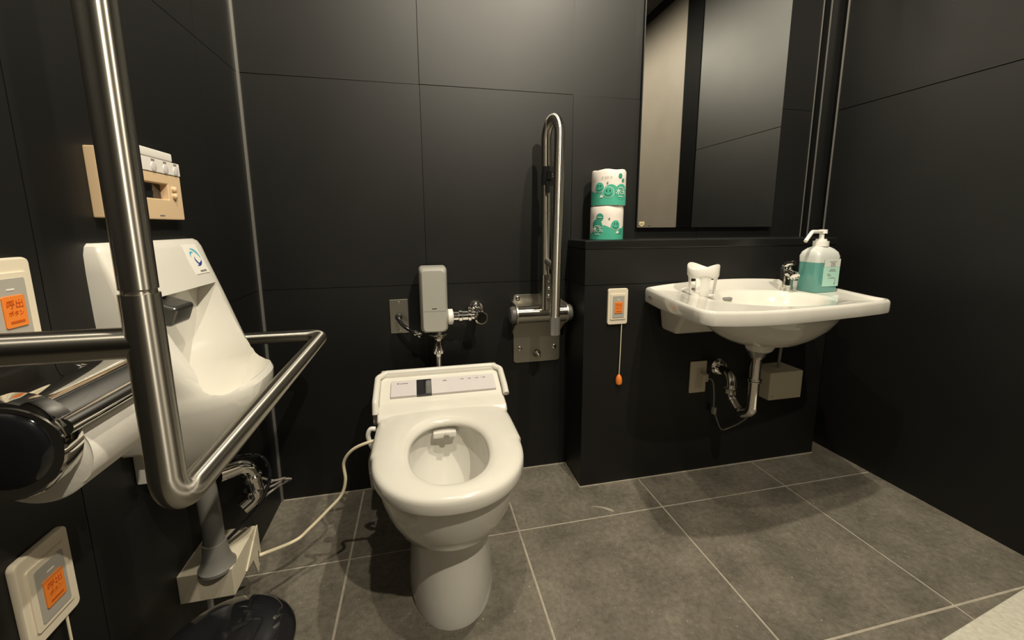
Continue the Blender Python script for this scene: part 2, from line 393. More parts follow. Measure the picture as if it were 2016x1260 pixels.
b = B(); box(b, XC-0.077, XC-0.031, -0.2385, -0.174, 0.0, 0.0112); bmesh.ops.transform(b, matrix=rot, verts=b.verts)
obj('sensor_window', b, 'black_gloss', hs, bevel=0.002, label='glossy black sensor window')
RS = rot @ Matrix.Translation((0, -0.238, 0.0104))
lettering('● ▬▬▬', 0.008, RS @ Matrix.Translation((XC-0.118, 0.052, 0)), 'ink_grey', hs)
lettering('▬', 0.012, RS @ Matrix.Translation((XC+0.01, 0.052, 0)), 'ink_grey', hs)
lettering('・▬  ・▬  ・▬  ・▬', 0.009, RS @ Matrix.Translation((XC+0.095, 0.052, 0)), 'ink_grey', hs)
# raised back frame with side arms (hinge covers)
b = B()
pts = [(XC-0.193, -0.275, 0.408), (XC-0.193, -0.262, 0.440), (XC-0.193, -0.163, 0.476), (XC-0.17, -0.145, 0.483), (XC+0.17, -0.145, 0.483), (XC+0.193, -0.163, 0.476), (XC+0.193, -0.235, 0.448), (XC+0.193, -0.262, 0.430)]
pp = path_pts(pts, 0.015, 5)
tube(b, pp, 0.0095, 12)
obj('back_frame', b, 'seat', T, label='cream raised frame around the control strip')
b = B(); box(b, XC-0.187, XC+0.187, -0.155, -0.115, 0.40, 0.484); obj('back_cover', b, 'seat', T, bevel=0.006, seg=3)
# nozzle cover seen in the bowl opening
b = B(); box(b, XC-0.035, XC+0.03, -0.362, -0.325, 0.358, 0.376); nz = obj('nozzle_cover', b, 'white_plastic', T, bevel=0.004)
obj('nozzle', cyl(B(), (XC+0.002, -0.360, 0.366), (XC+0.002, -0.368, 0.364), 0.008), 'grey_plastic', nz)
# supply valve, hose and cable on the left flank
b = B(); cyl(b, (0.366, -0.25, 0.40), (0.352, -0.25, 0.40), 0.014); box(b, 0.352, 0.368, -0.262, -0.238, 0.37, 0.41); obj('flank_switch', b, 'seat', T, bevel=0.003)
b = B(); tube(b, smooth_pts([(0.366, -0.33, 0.392), (0.352, -0.33, 0.392), (0.345, -0.33, 0.375), (0.350, -0.33, 0.35), (0.358, -0.33, 0.33)]), 0.0065, 10)
obj('supply_hose', b, 'white_plastic', T)
b = B(); tube(b, smooth_pts([(0.372, -0.36, 0.36), (0.356, -0.36, 0.33), (0.353, -0.36, 0.29), (0.358, -0.36, 0.265)]), 0.008, 10); cyl(b, (0.358, -0.36, 0.285), (0.361, -0.36, 0.238), 0.0125); cyl(b, (0.361, -0.36, 0.25), (0.395, -0.36, 0.245), 0.008)
obj('drain_plug', b, 'grey_plastic', T)
b = B(); tube(b, smooth_pts([(0.40, -0.375, 0.384), (0.3567, -0.38, 0.3819), (0.311, -0.37, 0.3606), (0.284, -0.36, 0.322), (0.2844, -0.36, 0.270), (0.271, -0.36, 0.227), (0.2364, -0.37, 0.195), (0.195, -0.39, 0.1652), (0.1626, -0.41, 0.1506), (0.099, -0.468, 0.170)], 10), 0.0042, 10)
obj('power_cord', b, 'cord_cream', T, label='cream power cord drooping to the trap box')
# ------------------------------------------------------------------ flush valve on the wall
F = thing('flush_valve', 'grey metal flush valve with chrome pipework above the toilet', 'flush valve', (0.541, 0, 0.6))
b = B(); ring = lambda y, e, zt: [(x, y, z) for x, z in rrect(0.497+e, 0.587-e, 0.596+e, 0.812-e-zt, 0.012, 4)]
loft(b, [ring(-0.035, 0.0, 0), ring(-0.085, 0.0, 0), ring(-0.118, 0.005, 0.0), ring(-0.124, 0.010, 0.0)])
hb = obj('housing', b, 'valve_body', F, smooth=40)
obj('cover_seam', bbox(0.505, 0.579, -0.1245, -0.120, 0.671, 0.6722), 'ink_grey', hb)
obj('sensor_slot', bbox(0.535, 0.55, -0.1248, -0.120, 0.679, 0.6812), 'black_plastic', hb)
obj('mount_stub', cyl(B(), (0.541, -0.045, 0.70), (0.541, 0.001, 0.70), 0.02), 'chrome', F)
b = B(); turned(b, (0.552, -0.085, 0.600), (0, 0, -1), [(0, 0.022), (0.014, 0.022), (0.016, 0.031), (0.024, 0.031), (0.027, 0.016), (0.034, 0.015), (0.066, 0.019), (0.07, 0.0215), (0.078, 0.0215), (0.08, 0.012), (0.09, 0.0115)], 28)
obj('outlet_nut', b, 'chrome', F, smooth=30)
b = B(); cyl(b, (0.552, -0.085, 0.52), (0.552, -0.085, 0.425), 0.0115); obj('flush_pipe', b, 'steel', F)
obj('inlet_nut', turned(B(), (0.584, -0.085, 0.643), (1, 0, 0), [(0, 0.018), (0.004, 0.026), (0.018, 0.026), (0.02, 0.02), (0.022, 0.015)], 24), 'white_plastic', F)
b = B(); turned(b, (0.603, -0.085, 0.643), (1, 0, 0), [(0, 0.016), (0.018, 0.016), (0.02, 0.0205), (0.03, 0.0205), (0.032, 0.0175), (0.05, 0.0175), (0.052, 0.021), (0.06, 0.021), (0.063, 0.015), (0.085, 0.015)], 24)
obj('inlet_pipe', b, 'chrome', F, smooth=30)
b = B(); cyl(b, (0.69, -0.1, 0.643), (0.69, -0.018, 0.648), 0.017); turned(b, (0.69, -0.022, 0.648), (0, 1, 0), [(0, 0.015), (0.006, 0.028), (0.016, 0.031), (0.0225, 0.031)], 28); sv = obj('stop_valve', b, 'chrome', F, smooth=30)
b = B(); turned(b, (0.69, -0.098, 0.640), (0.25, -1, 0), [(0, 0.017), (0.012, 0.022), (0.022, 0.0225), (0.024, 0.021), (0.0242, 0.018)], 28); obj('valve_cap', b, 'chrome', sv, smooth=30)
obj('cap_face', turned(B(), Vector((0.69, -0.098, 0.640)) + Vector((0.25, -1, 0)).normalized()*0.0235, (0.25, -1, 0), [(0, 0.0185), (0.0012, 0.018)], 24), 'chrome', sv)
O = thing('outlet_plate', 'stainless cover plate with black hose beside the flush valve', 'wall plate', (0.426, 0, 0.635))
obj('plate', bbox(0.395, 0.457, -0.005, 0.0005, 0.576, 0.695), 'steel_plate', O, bevel=0.002)
for z in (0.684, 0.588): obj('screw', turned(B(), (0.426, -0.005, z), (0, -1, 0), [(0, 0.004), (0.0015, 0.003), (0.002, 0.0005)], 10), 'chrome', O)
b = B(); tube(b, smooth_pts([(0.424, -0.004, 0.633), (0.426, -0.03, 0.628), (0.44, -0.045, 0.612), (0.46, -0.055, 0.598), (0.478, -0.06, 0.588)]), 0.0065, 12); hz = obj('hose', b, 'black_gloss', O)
obj('hose_grommet', turned(B(), (0.424, -0.004, 0.633), (0, -1, 0), [(0, 0.013), (0.004, 0.012), (0.006, 0.009)], 18), 'black_plastic', O)
b = B(); d = Vector((0.9, -0.15, -0.45)); turned(b, (0.474, -0.059, 0.590), d, [(0, 0.008), (0.004, 0.011), (0.01, 0.011), (0.012, 0.009), (0.018, 0.011), (0.026, 0.011)], 14); obj('hose_ferrule', b, 'chrome', hz)
# ------------------------------------------------------------------ fold-up grab bar
R = thing('fold_up_grab_bar', 'stainless fold-up grab bar raised upright beside the toilet', 'grab bar', (0.918, 0, 0.56))
b = B(); prism(b, rrect(0.829, 1.008, 0.436, 0.694, 0.012), 'y', -0.006, 0.0005); obj('base_plate', b, 'steel_plate', R, bevel=0.001)
for x, z in ((0.845, 0.680), (0.993, 0.680), (0.852, 0.490), (0.986, 0.490)):
    obj('screw', turned(B(), (x, -0.006, z), (0, -1, 0), [(0, 0.009), (0.003, 0.008), (0.005, 0.004), (0.0055, 0.0005)], 14), 'chrome', R)
obj('bumper', turned(B(), (0.918, -0.006, 0.467), (0, -1, -0.1), [(0, 0.016), (0.008, 0.013), (0.014, 0.009), (0.03, 0.008), (0.031, 0.006)], 18), 'steel', R, smooth=30)
AX, AZ = -0.062, 0.632
b = B(); cyl(b, (0.828, AX, AZ), (1.006, AX, AZ), 0.0325, n=40); obj('pivot_barrel', b, 'steel', R)
for x0, x1 in ((0.822, 0.828), (1.006, 1.012)):
    b = B()
    pl = [( -0.0005, AZ-0.085), (-0.0005, AZ+0.04)] + [(AX + 0.037*math.cos(a), AZ + 0.037*math.sin(a)) for a in [PI/2 + k*PI/10 for k in range(0, 11)]]
    prism(b, pl, 'x', x0, x1)
    obj('side_bracket', b, 'steel_plate', R, bevel=0.001)
for x, s in ((0.822, -1), (1.012, 1)):
    obj('end_cap', turned(B(), (x, AX, AZ), (s, 0, 0), [(0, 0.030), (0.012, 0.030), (0.018, 0.026), (0.02, 0.018)], 28), 'cap_grey', R, smooth=30)
XB, Y1, Y2 = 0.930, -0.080, -0.178
b = B()
ZT = 1.218; rr = (Y1-Y2)/2; cy = (Y1+Y2)/2
pts = [(XB, Y1, 0.77)] + [(XB - 0.004 + 0.013*(1-math.cos(PI*k/16))/2, cy + rr*math.cos(PI*k/16), ZT + 1.15*rr*math.sin(PI*k/16)) for k in range(17)] + [(XB, Y2, 0.615)]
tube(b, pts, 0.0165, 20); tb = obj('bar_tube', b, 'steel', R)
b = B(); cyl(b, (XB, Y2, 0.645), (XB, Y2, 0.585), 0.0182); obj('tip_sleeve', b, 'grey_metal', tb)
b = B(); prism(b, rrect(XB-0.018, XB+0.018, Y1-0.018, Y1+0.018, 0.005), 'z', 0.652, 0.775); sk = obj('socket', b, 'steel', R)
for z in (0.755, 0.728, 0.70): obj('socket_bolt', turned(B(), (XB+0.004, Y1-0.018, z), (0.2, -1, 0), [(0, 0.0065), (0.005, 0.006), (0.008, 0.003), (0.0085, 0.0005)], 12), 'chrome', sk)
obj('spacer', cyl(B(), (XB, Y1, 0.822), (XB, Y2, 0.805), 0.0115), 'grey_metal', tb)
b = B(); cyl(b, (XB, Y1, 1.135), (XB, Y1, 1.075), 0.0195); box(b, XB-0.008, XB+0.008, Y1-0.032, Y1-0.01, 1.092, 1.118); cl = obj('stop_clamp', b, 'black_plastic', tb)
b = B(); tube(b, [(XB-0.004, Y1-0.018, 1.09), (XB-0.004, Y1-0.02, 1.05)], 0.008, 10); obj('clamp_tail', b, 'black_plastic', cl)
obj('clamp_bolt', turned(B(), (XB+0.018, Y1-0.024, 1.106), (1, -0.3, 0), [(-0.008, 0.006), (0.006, 0.0085), (0.013, 0.0085), (0.016, 0.004)], 14), 'chrome', cl)
# ------------------------------------------------------------------ urinal on the left wall
U = thing('urinal', 'white ceramic wall urinal with drip sensor on the left wall', 'urinal', (0, -0.528, 0.5))
UC = -0.528
def ur_ring(z, c, w, d, p=3.2, n=28, back=0.0):
    out = [(back, c-w, z)]
    for i in range(n+1):
        a = PI*i/n; out.append((d*abs(math.sin(a))**(2/p), c - w*sup(math.cos(a), 2/p), z))
    out.append((back, c+w, z)); return out
b = B()
sl = [(0.470, 0.070, 0.050, 2.4), (0.476, 0.088, 0.085, 2.4), (0.50, 0.105, 0.118, 2.5), (0.54, 0.122, 0.150, 2.6), (0.58, 0.133, 0.170, 2.7), (0.615, 0.140, 0.180, 2.8), (0.634, 0.142, 0.181, 2.8), (0.643, 0.142, 0.176, 2.8), (0.652, 0.143, 0.160, 3.0), (0.668, 0.146, 0.128, 4), (0.69, 0.149, 0.108, 6), (0.74, 0.153, 0.085, 8), (0.80, 0.156, 0.062, 9), (0.87, 0.157, 0.036, 9), (0.900, 0.156, 0.026, 9), (0.912, 0.152, 0.020, 9), (0.917, 0.146, 0.013, 9)]
loft(b, [ur_ring(z, UC, w, d, p, back=-0.0005) for z, w, d, p in sl])
ub = obj('body', b, 'ceramic', U)
# scoop cut: sloping inner back with a bowl behind the lip
c = B()
def sc_ring(z, wb, wf, x0, xm, x1, p=3.0):
    out = [(x0 + (xm-x0)*k/6, UC - (wb + (wf-wb)*k/6), z) for k in range(7)]
    for i in range(1, 24):
        t = PI*i/24; out.append((xm + (x1-xm)*abs(math.sin(t))**(2/p), UC - wf*sup(math.cos(t), 2/p), z))
    out += [(xm - (xm-x0)*k/6, UC + (wf - (wf-wb)*k/6), z) for k in range(7)]
    out += [(x0, UC + wb - 2*wb*k/8, z) for k in range(1, 8)]
    return out
sc = [(0.820, 0.124, 0.126, 0.050, 0.12, 0.40), (0.810, 0.122, 0.126, 0.020, 0.12, 0.40), (0.74, 0.098, 0.130, 0.018, 0.14, 0.40), (0.69, 0.070, 0.124, 0.017, 0.13, 0.40), (0.652, 0.050, 0.119, 0.017, 0.115, 0.40), (0.6435, 0.046, 0.117, 0.017, 0.108, 0.170), (0.625, 0.036, 0.112, 0.018, 0.105, 0.162), (0.59, 0.025, 0.100, 0.022, 0.095, 0.144), (0.56, 0.018, 0.08, 0.03, 0.08, 0.118), (0.545, 0.012, 0.055, 0.042, 0.07, 0.09)]
loft(c, [sc_ring(*r) for r in sc]); co = obj('cutter', c, 'ceramic')
boolean(ub, co); autosmooth(ub.data, 30)
b = B(); box(b, 0.018, 0.075, -0.030, 0.034, -0.019, 0.019)
bmesh.ops.transform(b, matrix=Matrix.Translation((0.006, -0.592, 0.808)) @ Matrix.Rotation(0.35, 4, 'Y'), verts=b.verts)
obj('flush_spreader', b, 'spreader_metal', U, bevel=0.007, seg=3, label='grey metal flush spreader')
sk = obj('sticker', bbox(-0.001, 0.0012, -0.027, 0.027, -0.033, 0.033), 'ink_white', U, bevel=0.0004)
MS = Matrix.Translation((0.0345, -0.436, 0.874)) @ Matrix.Rotation(-0.36, 4, 'Y')
sk.data.transform(MS)
def crescent(bm, cx, cz, r0, r1, a0, a1, off, n=20, x=0.0016):
    o_, i_ = [], []
    for k in range(n+1):
        a = a0 + (a1-a0)*k/n; t = math.sin(PI*k/n)
        o_.append(MS @ Vector((x, cx + r0*math.cos(a), cz + r0*math.sin(a)))); i_.append(MS @ Vector((x, cx + off*t + (r0-(r0-r1)*t)*math.cos(a), cz + (r0-(r0-r1)*t)*math.sin(a))))
    V0 = [bm.verts.new(p) for p in o_]; V1 = [bm.verts.new(p) for p in i_]
    for k in range(n): bm.faces.new((V0[k], V0[k+1], V1[k+1], V1[k]))
b = B(); crescent(b, 0.0, 0.004, 0.020, 0.014, 1.9, -0.3, 0); crescent(b, -0.006, 0.009, 0.009, 0.004, 0.5, 3.6, 0); obj('sticker_swirl', b, 'blue_light', sk)
b = B(); crescent(b, 0.0, 0.004, 0.020, 0.014, -0.3, -2.0, 0); crescent(b, 0.004, -0.002, 0.010, 0.005, 2.2, 5.2, 0); obj('sticker_swirl', b, 'blue_dark', sk)
lettering('▬▬', 0.012, MS @ Matrix.Translation((0.0016, 0.004, -0.026)) @ Matrix.Rotation(PI/2, 4, 'Z') @ Matrix.Rotation(PI/2, 4, 'X'), 'ink_grey', sk)
obj('foot_bracket', bbox(-0.0005, 0.055, -0.682, -0.56, 0.558, 0.60), 'ceramic', U, bevel=0.006)
obj('bracket_tab', bbox(0.0, 0.022, -0.654, -0.61, 0.492, 0.562), 'ceramic_grey', U, bevel=0.003)
lettering('▬▬▬', 0.014, FACE_X(0.0556, -0.64, 0.578), 'ink_grey', U)
# trap below the urinal
P = thing('urinal_trap', 'grey drain pipe with chrome elbow under the urinal', 'drain pipe', (0.07, -0.58, 0.25))
b = B(); tube(b, smooth_pts([(0.055, -0.565, 0.472), (0.062, -0.570, 0.42), (0.066, -0.572, 0.34), (0.066, -0.572, 0.26)]), 0.019, 16); turned(b, (0.066, -0.572, 0.242), (0, 0, 1), [(0, 0.034), (0.006, 0.034), (0.012, 0.029), (0.03, 0.024), (0.06, 0.021)], 24)
obj('pipe', b, 'grey_pipe', P)
b = B(); tube(b, path_pts([(0.075, -0.54, 0.43), (0.115, -0.50, 0.425), (0.125, -0.495, 0.345), (0.10, -0.515, 0.33)], 0.03, 8), 0.016, 16)
el = obj('elbow', b, 'chrome', P)
for z in (0.40, 0.365): obj('collar', turned(B(), (0.118, -0.499, z), (0.05, 0.03, -1), [(0, 0.018), (0.003, 0.021), (0.012, 0.021), (0.015, 0.018)], 20), 'chrome', el, smooth=30)
b = B(); tube(b, smooth_pts([(0.12, -0.49, 0.39), (0.15, -0.47, 0.36), (0.165, -0.44, 0.345), (0.15, -0.43, 0.33), (0.125, -0.46, 0.335), (0.145, -0.455, 0.35), (0.175, -0.43, 0.335), (0.15, -0.435, 0.325), (0.12, -0.48, 0.32)]), 0.0025, 8)
obj('tied_wire', b, 'cord_grey', P)
b = B(); tube(b, smooth_pts([(0.09, -0.53, 0.46), (0.14, -0.50, 0.44), (0.15, -0.485, 0.38), (0.125, -0.50, 0.32), (0.08, -0.53, 0.28), (0.05, -0.55, 0.255)]), 0.004, 8); obj('cable', b, 'black_gloss', P)
XBX = thing('trap_box', 'pale cream metal box on the wall under the urinal', 'box', (0, -0.525, 0.18))
obj('shell', bbox(0.0, 0.100, -0.590, -0.462, 0.184, 0.247), 'ivory', XBX, bevel=0.0015)
b = B(); prism(b, [(-0.535, 0.19), (-0.460, 0.246), (-0.458, 0.165), (-0.482, 0.138), (-0.50, 0.187)], 'x', 0.1, 0.103); obj('side_flap', b, 'ivory', XBX)
for y in (-0.47, -0.585): obj('stud', turned(B(), (0.05 if y < -0.5 else 0.098, y, 0.186), (0, 0, -1), [(0, 0.006), (0.03, 0.006), (0.034, 0.003)], 12), 'grey_metal', XBX)
# waste bin
BX, BY = 0.138, -0.728
G = thing('waste_bin', 'glossy black round waste bin below the urinal', 'waste bin', (BX, BY, 0))
b = B(); turned(b, (BX, BY, 0), (0, 0, 1), [(0, 0.085), (0.004, 0.092), (0.02, 0.094), (0.187, 0.108), (0.190, 0.104)], 48); obj('body', b, 'black_gloss', G, smooth=30)
b = B(); turned(b, (BX, BY, 0.188), (0, 0, 1), [(0, 0.109), (0.004, 0.112), (0.012, 0.112), (0.022, 0.106), (0.036, 0.088), (0.046, 0.060), (0.050, 0.03), (0.051, 0.001)], 48); obj('lid', b, 'black_gloss', G, smooth=40)
# ------------------------------------------------------------------ control panel, switch, call buttons (left wall)
K = thing('wall_control_panel', 'beige wall control panel with white button strip above the urinal', 'control panel', (0, -0.49, 1.0))
b = B(); poly = [(-0.421, 0.957), (-0.421, 1.068), (-0.590, 1.068), (-0.590, 0.957)]
pl = [(-0.421, 0.957), (-0.421, 1.045), (-0.590, 1.045), (-0.590, 1.026), (-0.468, 1.026), (-0.468, 0.996), (-0.590, 0.996), (-0.590, 0.957)]
prism(b, pl, 'x', -0.0005, 0.018); kb = obj('body', b, 'beige', K, bevel=0.002)
obj('window', bbox(-0.0005, 0.004, -0.589, -0.469, 0.997, 1.025), 'black_gloss', K)
obj('top_cover', bbox(-0.0005, 0.020, -0.590, -0.444, 1.0715, 1.088), 'white_plastic', K, bevel=0.003)
bs = obj('button_strip', bbox(-0.0005, 0.0195, -0.590, -0.421, 1.0455, 1.071), 'white_plastic', K, bevel=0.0015)
for y in (-0.56, -0.51, -0.472, -0.437):
    obj('button', turned(B(), (0.0195, y, 1.055), (1, 0, 0), [(0, 0.009), (0.001, 0.0085), (0.0015, 0.007)], 20), 'panel_lilac', bs)
    obj('button_mark', bbox(0.0195, 0.0201, y-0.006, y+0.004, 1.0655, 1.069), 'ink_grey', bs)
for z in (1.017, 1.004): obj('knob', turned(B(), (0.018, -0.452, z), (1, 0, 0), [(0, 0.0062), (0.004, 0.006), (0.0065, 0.004), (0.007, 0.0005)], 16), 'beige', K)
lettering('▬▬', 0.008, FACE_X(0.0182, -0.50, 0.965), 'ink_grey', K)
S2 = thing('beige_wall_switch', 'narrow upright beige cover on the wall left of the control panel', 'wall cover', (0, -0.632, 1.0))
obj('cover', bbox(-0.0005, 0.016, -0.650, -0.620, 0.957, 1.068), 'beige', S2, bevel=0.002)
obj('latch', bbox(0.0155, 0.018, -0.632, -0.622, 0.959, 0.965), 'grey_plastic', S2)
def call_button(name_label, loc, face, w=0.074, h=0.125, cord=0.0, bright=True):
    # built facing -Y around (0,0,0) and turned onto its wall
    t = thing('call_button', name_label, 'call button', loc)
    Mr = Matrix.Translation(loc) @ (Matrix.Identity(4) if face == 'y' else Matrix.Rotation(PI/2, 4, 'Z'))
    def put(name, bm, m, par, **kw):
        bmesh.ops.transform(bm, matrix=Mr, verts=bm.verts); return obj(name, bm, m, par, **kw)
    b = B(); prism(b, rrect(-w/2, w/2, -h/2, h/2, 0.008), 'y', -0.010, 0.0005); pl = put('plate', b, 'cream', t, bevel=0.003, seg=2)
    b = B(); prism(b, rrect(-0.029, 0.029, -0.045, 0.045, 0.004), 'y', -0.0125, -0.0095); put('inner_frame', b, 'cream', pl, bevel=0.001)
    b = B(); prism(b, rrect(-0.0215, 0.0215, -0.038, 0.038, 0.003), 'y', -0.0137, -0.012); put('grey_insert', b, 'grey_plastic', pl, bevel=0.0005)
    b = B(); prism(b, rrect(-0.0145, 0.0145, -0.022, 0.017, 0.002), 'y', -0.0155, -0.0132); bt = put('press_button', b, 'orange' if bright else 'orange', pl, bevel=0.0006, label='orange press button')
    M2 = Mr @ Matrix.Translation((0, -0.0156, 0.006)) @ Matrix.Rotation(PI/2, 4, 'X')
    lettering('呼出', 0.0115, M2, 'orange_print', bt)
    lettering('ボタン', 0.0068, Mr @ Matrix.Translation((0, -0.0156, -0.005)) @ Matrix.Rotation(PI/2, 4, 'X'), 'orange_print', bt)
    lettering('▬▬', 0.009, Mr @ Matrix.Translation((0, -0.0156, -0.0145)) @ Matrix.Rotation(PI/2, 4, 'X'), 'orange_print', bt)
    b = B(); box(b, -0.005, 0.005, -0.0142, -0.0135, 0.0235, 0.0255); put('indicator', b, 'ink_white', pl)
    if cord:
        b = B(); tube(b, [(0.018, -0.006, -h/2+0.004), (0.017, -0.006, -h/2-cord*0.5), (0.0155, -0.006, -h/2-cord)], 0.0016, 8); cd = put('pull_cord', b, 'cord_cream', t)
        b = B(); turned(b, (0.0155, -0.006, -h/2-cord+0.002), (0, 0, -1), [(0, 0.003), (0.006, 0.0075), (0.014, 0.0105), (0.024, 0.0118), (0.034, 0.0105), (0.0385, 0.006), (0.0395, 0.001)], 20); put('pull_knob', b, 'orange', cd, label='orange pull knob')
    return t
call_button('cream call button with orange pull knob on black wall left of the washbasin', (1.159, LY, 0.6665), 'y', cord=0.185)
call_button('cream call button with orange label above the paper holder', (0, -0.826, 0.842), 'x', w=0.076)
call_button('cream call button low on the wall above the floor near the paper holder', (0, -0.848, 0.474), 'x', w=0.078, cord=0.32)
# ------------------------------------------------------------------ urinal grab rail
HR = thing('urinal_grab_rail', 'stainless steel tube grab rail around the urinal with tall upright', 'grab rail', (0, -0.957, 0.63))
RX, RYN, RYF, RZ = 0.223, -0.957, -0.205, 0.630
b = B(); tube(b, path_pts([(0.0, RYF, RZ+0.006), (RX, RYF, RZ+0.006), (RX, RYN, RZ), (RX, RYN, 0.874)], 0.042, 10), 0.0172, 28); obj('loop_tube', b, 'steel', HR)
b = B(); tube(b, path_pts([(RX, RYN, 0.879), (RX, RYN, 1.62), (0.0, RYN, 1.62)], 0.07, 10), 0.0163, 28); obj('upright_tube', b, 'steel', HR)
b = B(); turned(b, (RX, RYN, 0.870), (0, 0, 1), [(0, 0.0148), (0.012, 0.0148)], 28); obj('joint_ring', b, 'steel', HR, smooth=30)
b = B(); cyl(b, (0.0, RYN, 0.823), (RX, RYN, 0.823), 0.0163, n=28); obj('cross_tube', b, 'steel', HR)
for y, z in ((RYF, RZ+0.006), (RYN, 0.823), (RYN, 1.62)):
    obj('wall_flange', turned(B(), (-0.0005, y, z), (1, 0, 0), [(0, 0.040), (0.006, 0.040), (0.012, 0.034), (0.014, 0.02)], 32), 'steel', HR, smooth=30)
# ------------------------------------------------------------------ paper holder and roll
PX, PZ, PY0, PY1 = 0.066, 0.696, -0.905, -0.789
PH = thing('paper_holder', 'chrome toilet paper holder with curved cover on the left wall', 'paper holder', (0, -0.81, 0.7))
for y0, y1 in ((PY0-0.030, PY0-0.004), (PY1+0.004, PY1+0.016)):
    b = B(); pl = [(-0.0005, PZ-0.030), (-0.0005, PZ+0.058), (PX*0.6, PZ+0.060)] + [(PX + 0.052*math.cos(a), PZ + 0.004 + 0.052*math.sin(a)) for a in [PI*0.6 - k*PI*1.2/14 for k in range(15)]]
    prism(b, pl, 'y', y0, y1); obj('side_arm', b, 'chrome', PH, bevel=0.007, seg=4)
b = B(); arc = [(PX + 0.0605*math.cos(a), PZ + 0.0605*math.sin(a)) for a in [PI*0.62 - k*PI*0.45/12 for k in range(13)]]
oo = [(0.0, PZ+0.068)] + arc; ii = [(PX + (0.056)*math.cos(a), PZ + 0.056*math.sin(a)) for a in [PI*0.62 - k*PI*0.45/12 for k in range(13)]][::-1] + [(0.0, PZ+0.063)]
prism(b, oo+ii, 'y', PY0-0.032, PY1+0.018); cv = obj('cover', b, 'chrome', PH)
a = PI*0.17; b = B(); cyl(b, (PX+0.060*math.cos(a), PY0-0.026, PZ+0.060*math.sin(a)), (PX+0.060*math.cos(a), PY1+0.012, PZ+0.060*math.sin(a)), 0.0105, n=20); obj('cutter_bar', b, 'chrome', cv)
b = B(); turned(b, (PX, PY0-0.0305, PZ+0.012), (0, 1, 0), [(0, 0.042), (0.0, 0.054), (0.006, 0.056), (0.024, 0.056), (0.027, 0.05)], 40); obj('end_rim', b, 'chrome', PH, smooth=30)
obj('end_disc', turned(B(), (PX, PY0-0.036, PZ+0.012), (0, 1, 0), [(0, 0.038), (0.004, 0.044), (0.008, 0.046)], 40), 'black_gloss', PH)
obj('spindle', cyl(B(), (PX, PY0-0.006, PZ-0.016), (PX, PY1+0.006, PZ-0.016), 0.012), 'grey_plastic', PH)
RZC = PZ-0.016
TR = thing('toilet_roll', 'unwrapped white toilet roll hanging in the wall paper holder', 'toilet roll', (PX, (PY0+PY1)/2, RZC-0.05))
b = B(); sp = []
for k in range(49): an = 2*PI*k/48; sp.append(an)
prof = [(0.0, 0.019), (0.0, 0.053), (0.002, 0.0555), (0.113, 0.0555), (0.115, 0.053), (0.115, 0.019)]
loft(b, [circ((PX, PY0+0.001+s, RZC), (0, 1, 0), r, 48) for s, r in prof] + [circ((PX, PY0+0.001, RZC), (0, 1, 0), 0.019, 48)], cap0=False, cap1=False); obj('roll', b, 'paper', TR, smooth=40)
b = B(); tl = [(PX + 0.0562*math.cos(a), RZC + 0.0562*math.sin(a)) for a in [0.55 - k*0.13 for k in range(9)]]
e = tl[-1]; tl += [(e[0]-0.004, e[1]-0.005), (e[0]-0.010, e[1]-0.009)]
inn = [(x-0.0007, z) for x, z in tl][::-1]
prism(b, tl+inn, 'y', PY0+0.001, PY1-0.001); obj('loose_sheet', b, 'paper', TR)
# ------------------------------------------------------------------ mirror
MI = thing('wall_mirror', 'tall frameless wall mirror above the black shelf', 'mirror', (1.60, 0, 0.93))
obj('backing', bbox(1.306, 1.896, -0.016, 0.0005, 0.937, 1.93), 'black_plastic', MI)
gp = obj('glass_pane', bbox(1.302, 1.900, -0.022, -0.016, 0.933, 1.934), 'mirror', MI)
b = B(); prism(b, [(1.3095, 0.955), (1.3305, 0.955), (1.3305, 0.944), (1.320, 0.936), (1.3095, 0.944)], 'y', -0.0228, -0.0218); sk = obj('sticker', b, 'gold', MI)
lettering('▬', 0.012, FACE_Y(1.320, -0.0229, 0.9475), 'ink_grey', sk)
for x in (1.352, 1.83): obj('mirror_clip', turned(B(), (x, -0.0218, 0.939), (0, -1, 0), [(0, 0.0035), (0.001, 0.003), (0.0013, 0.0004)], 12), 'chrome', MI)
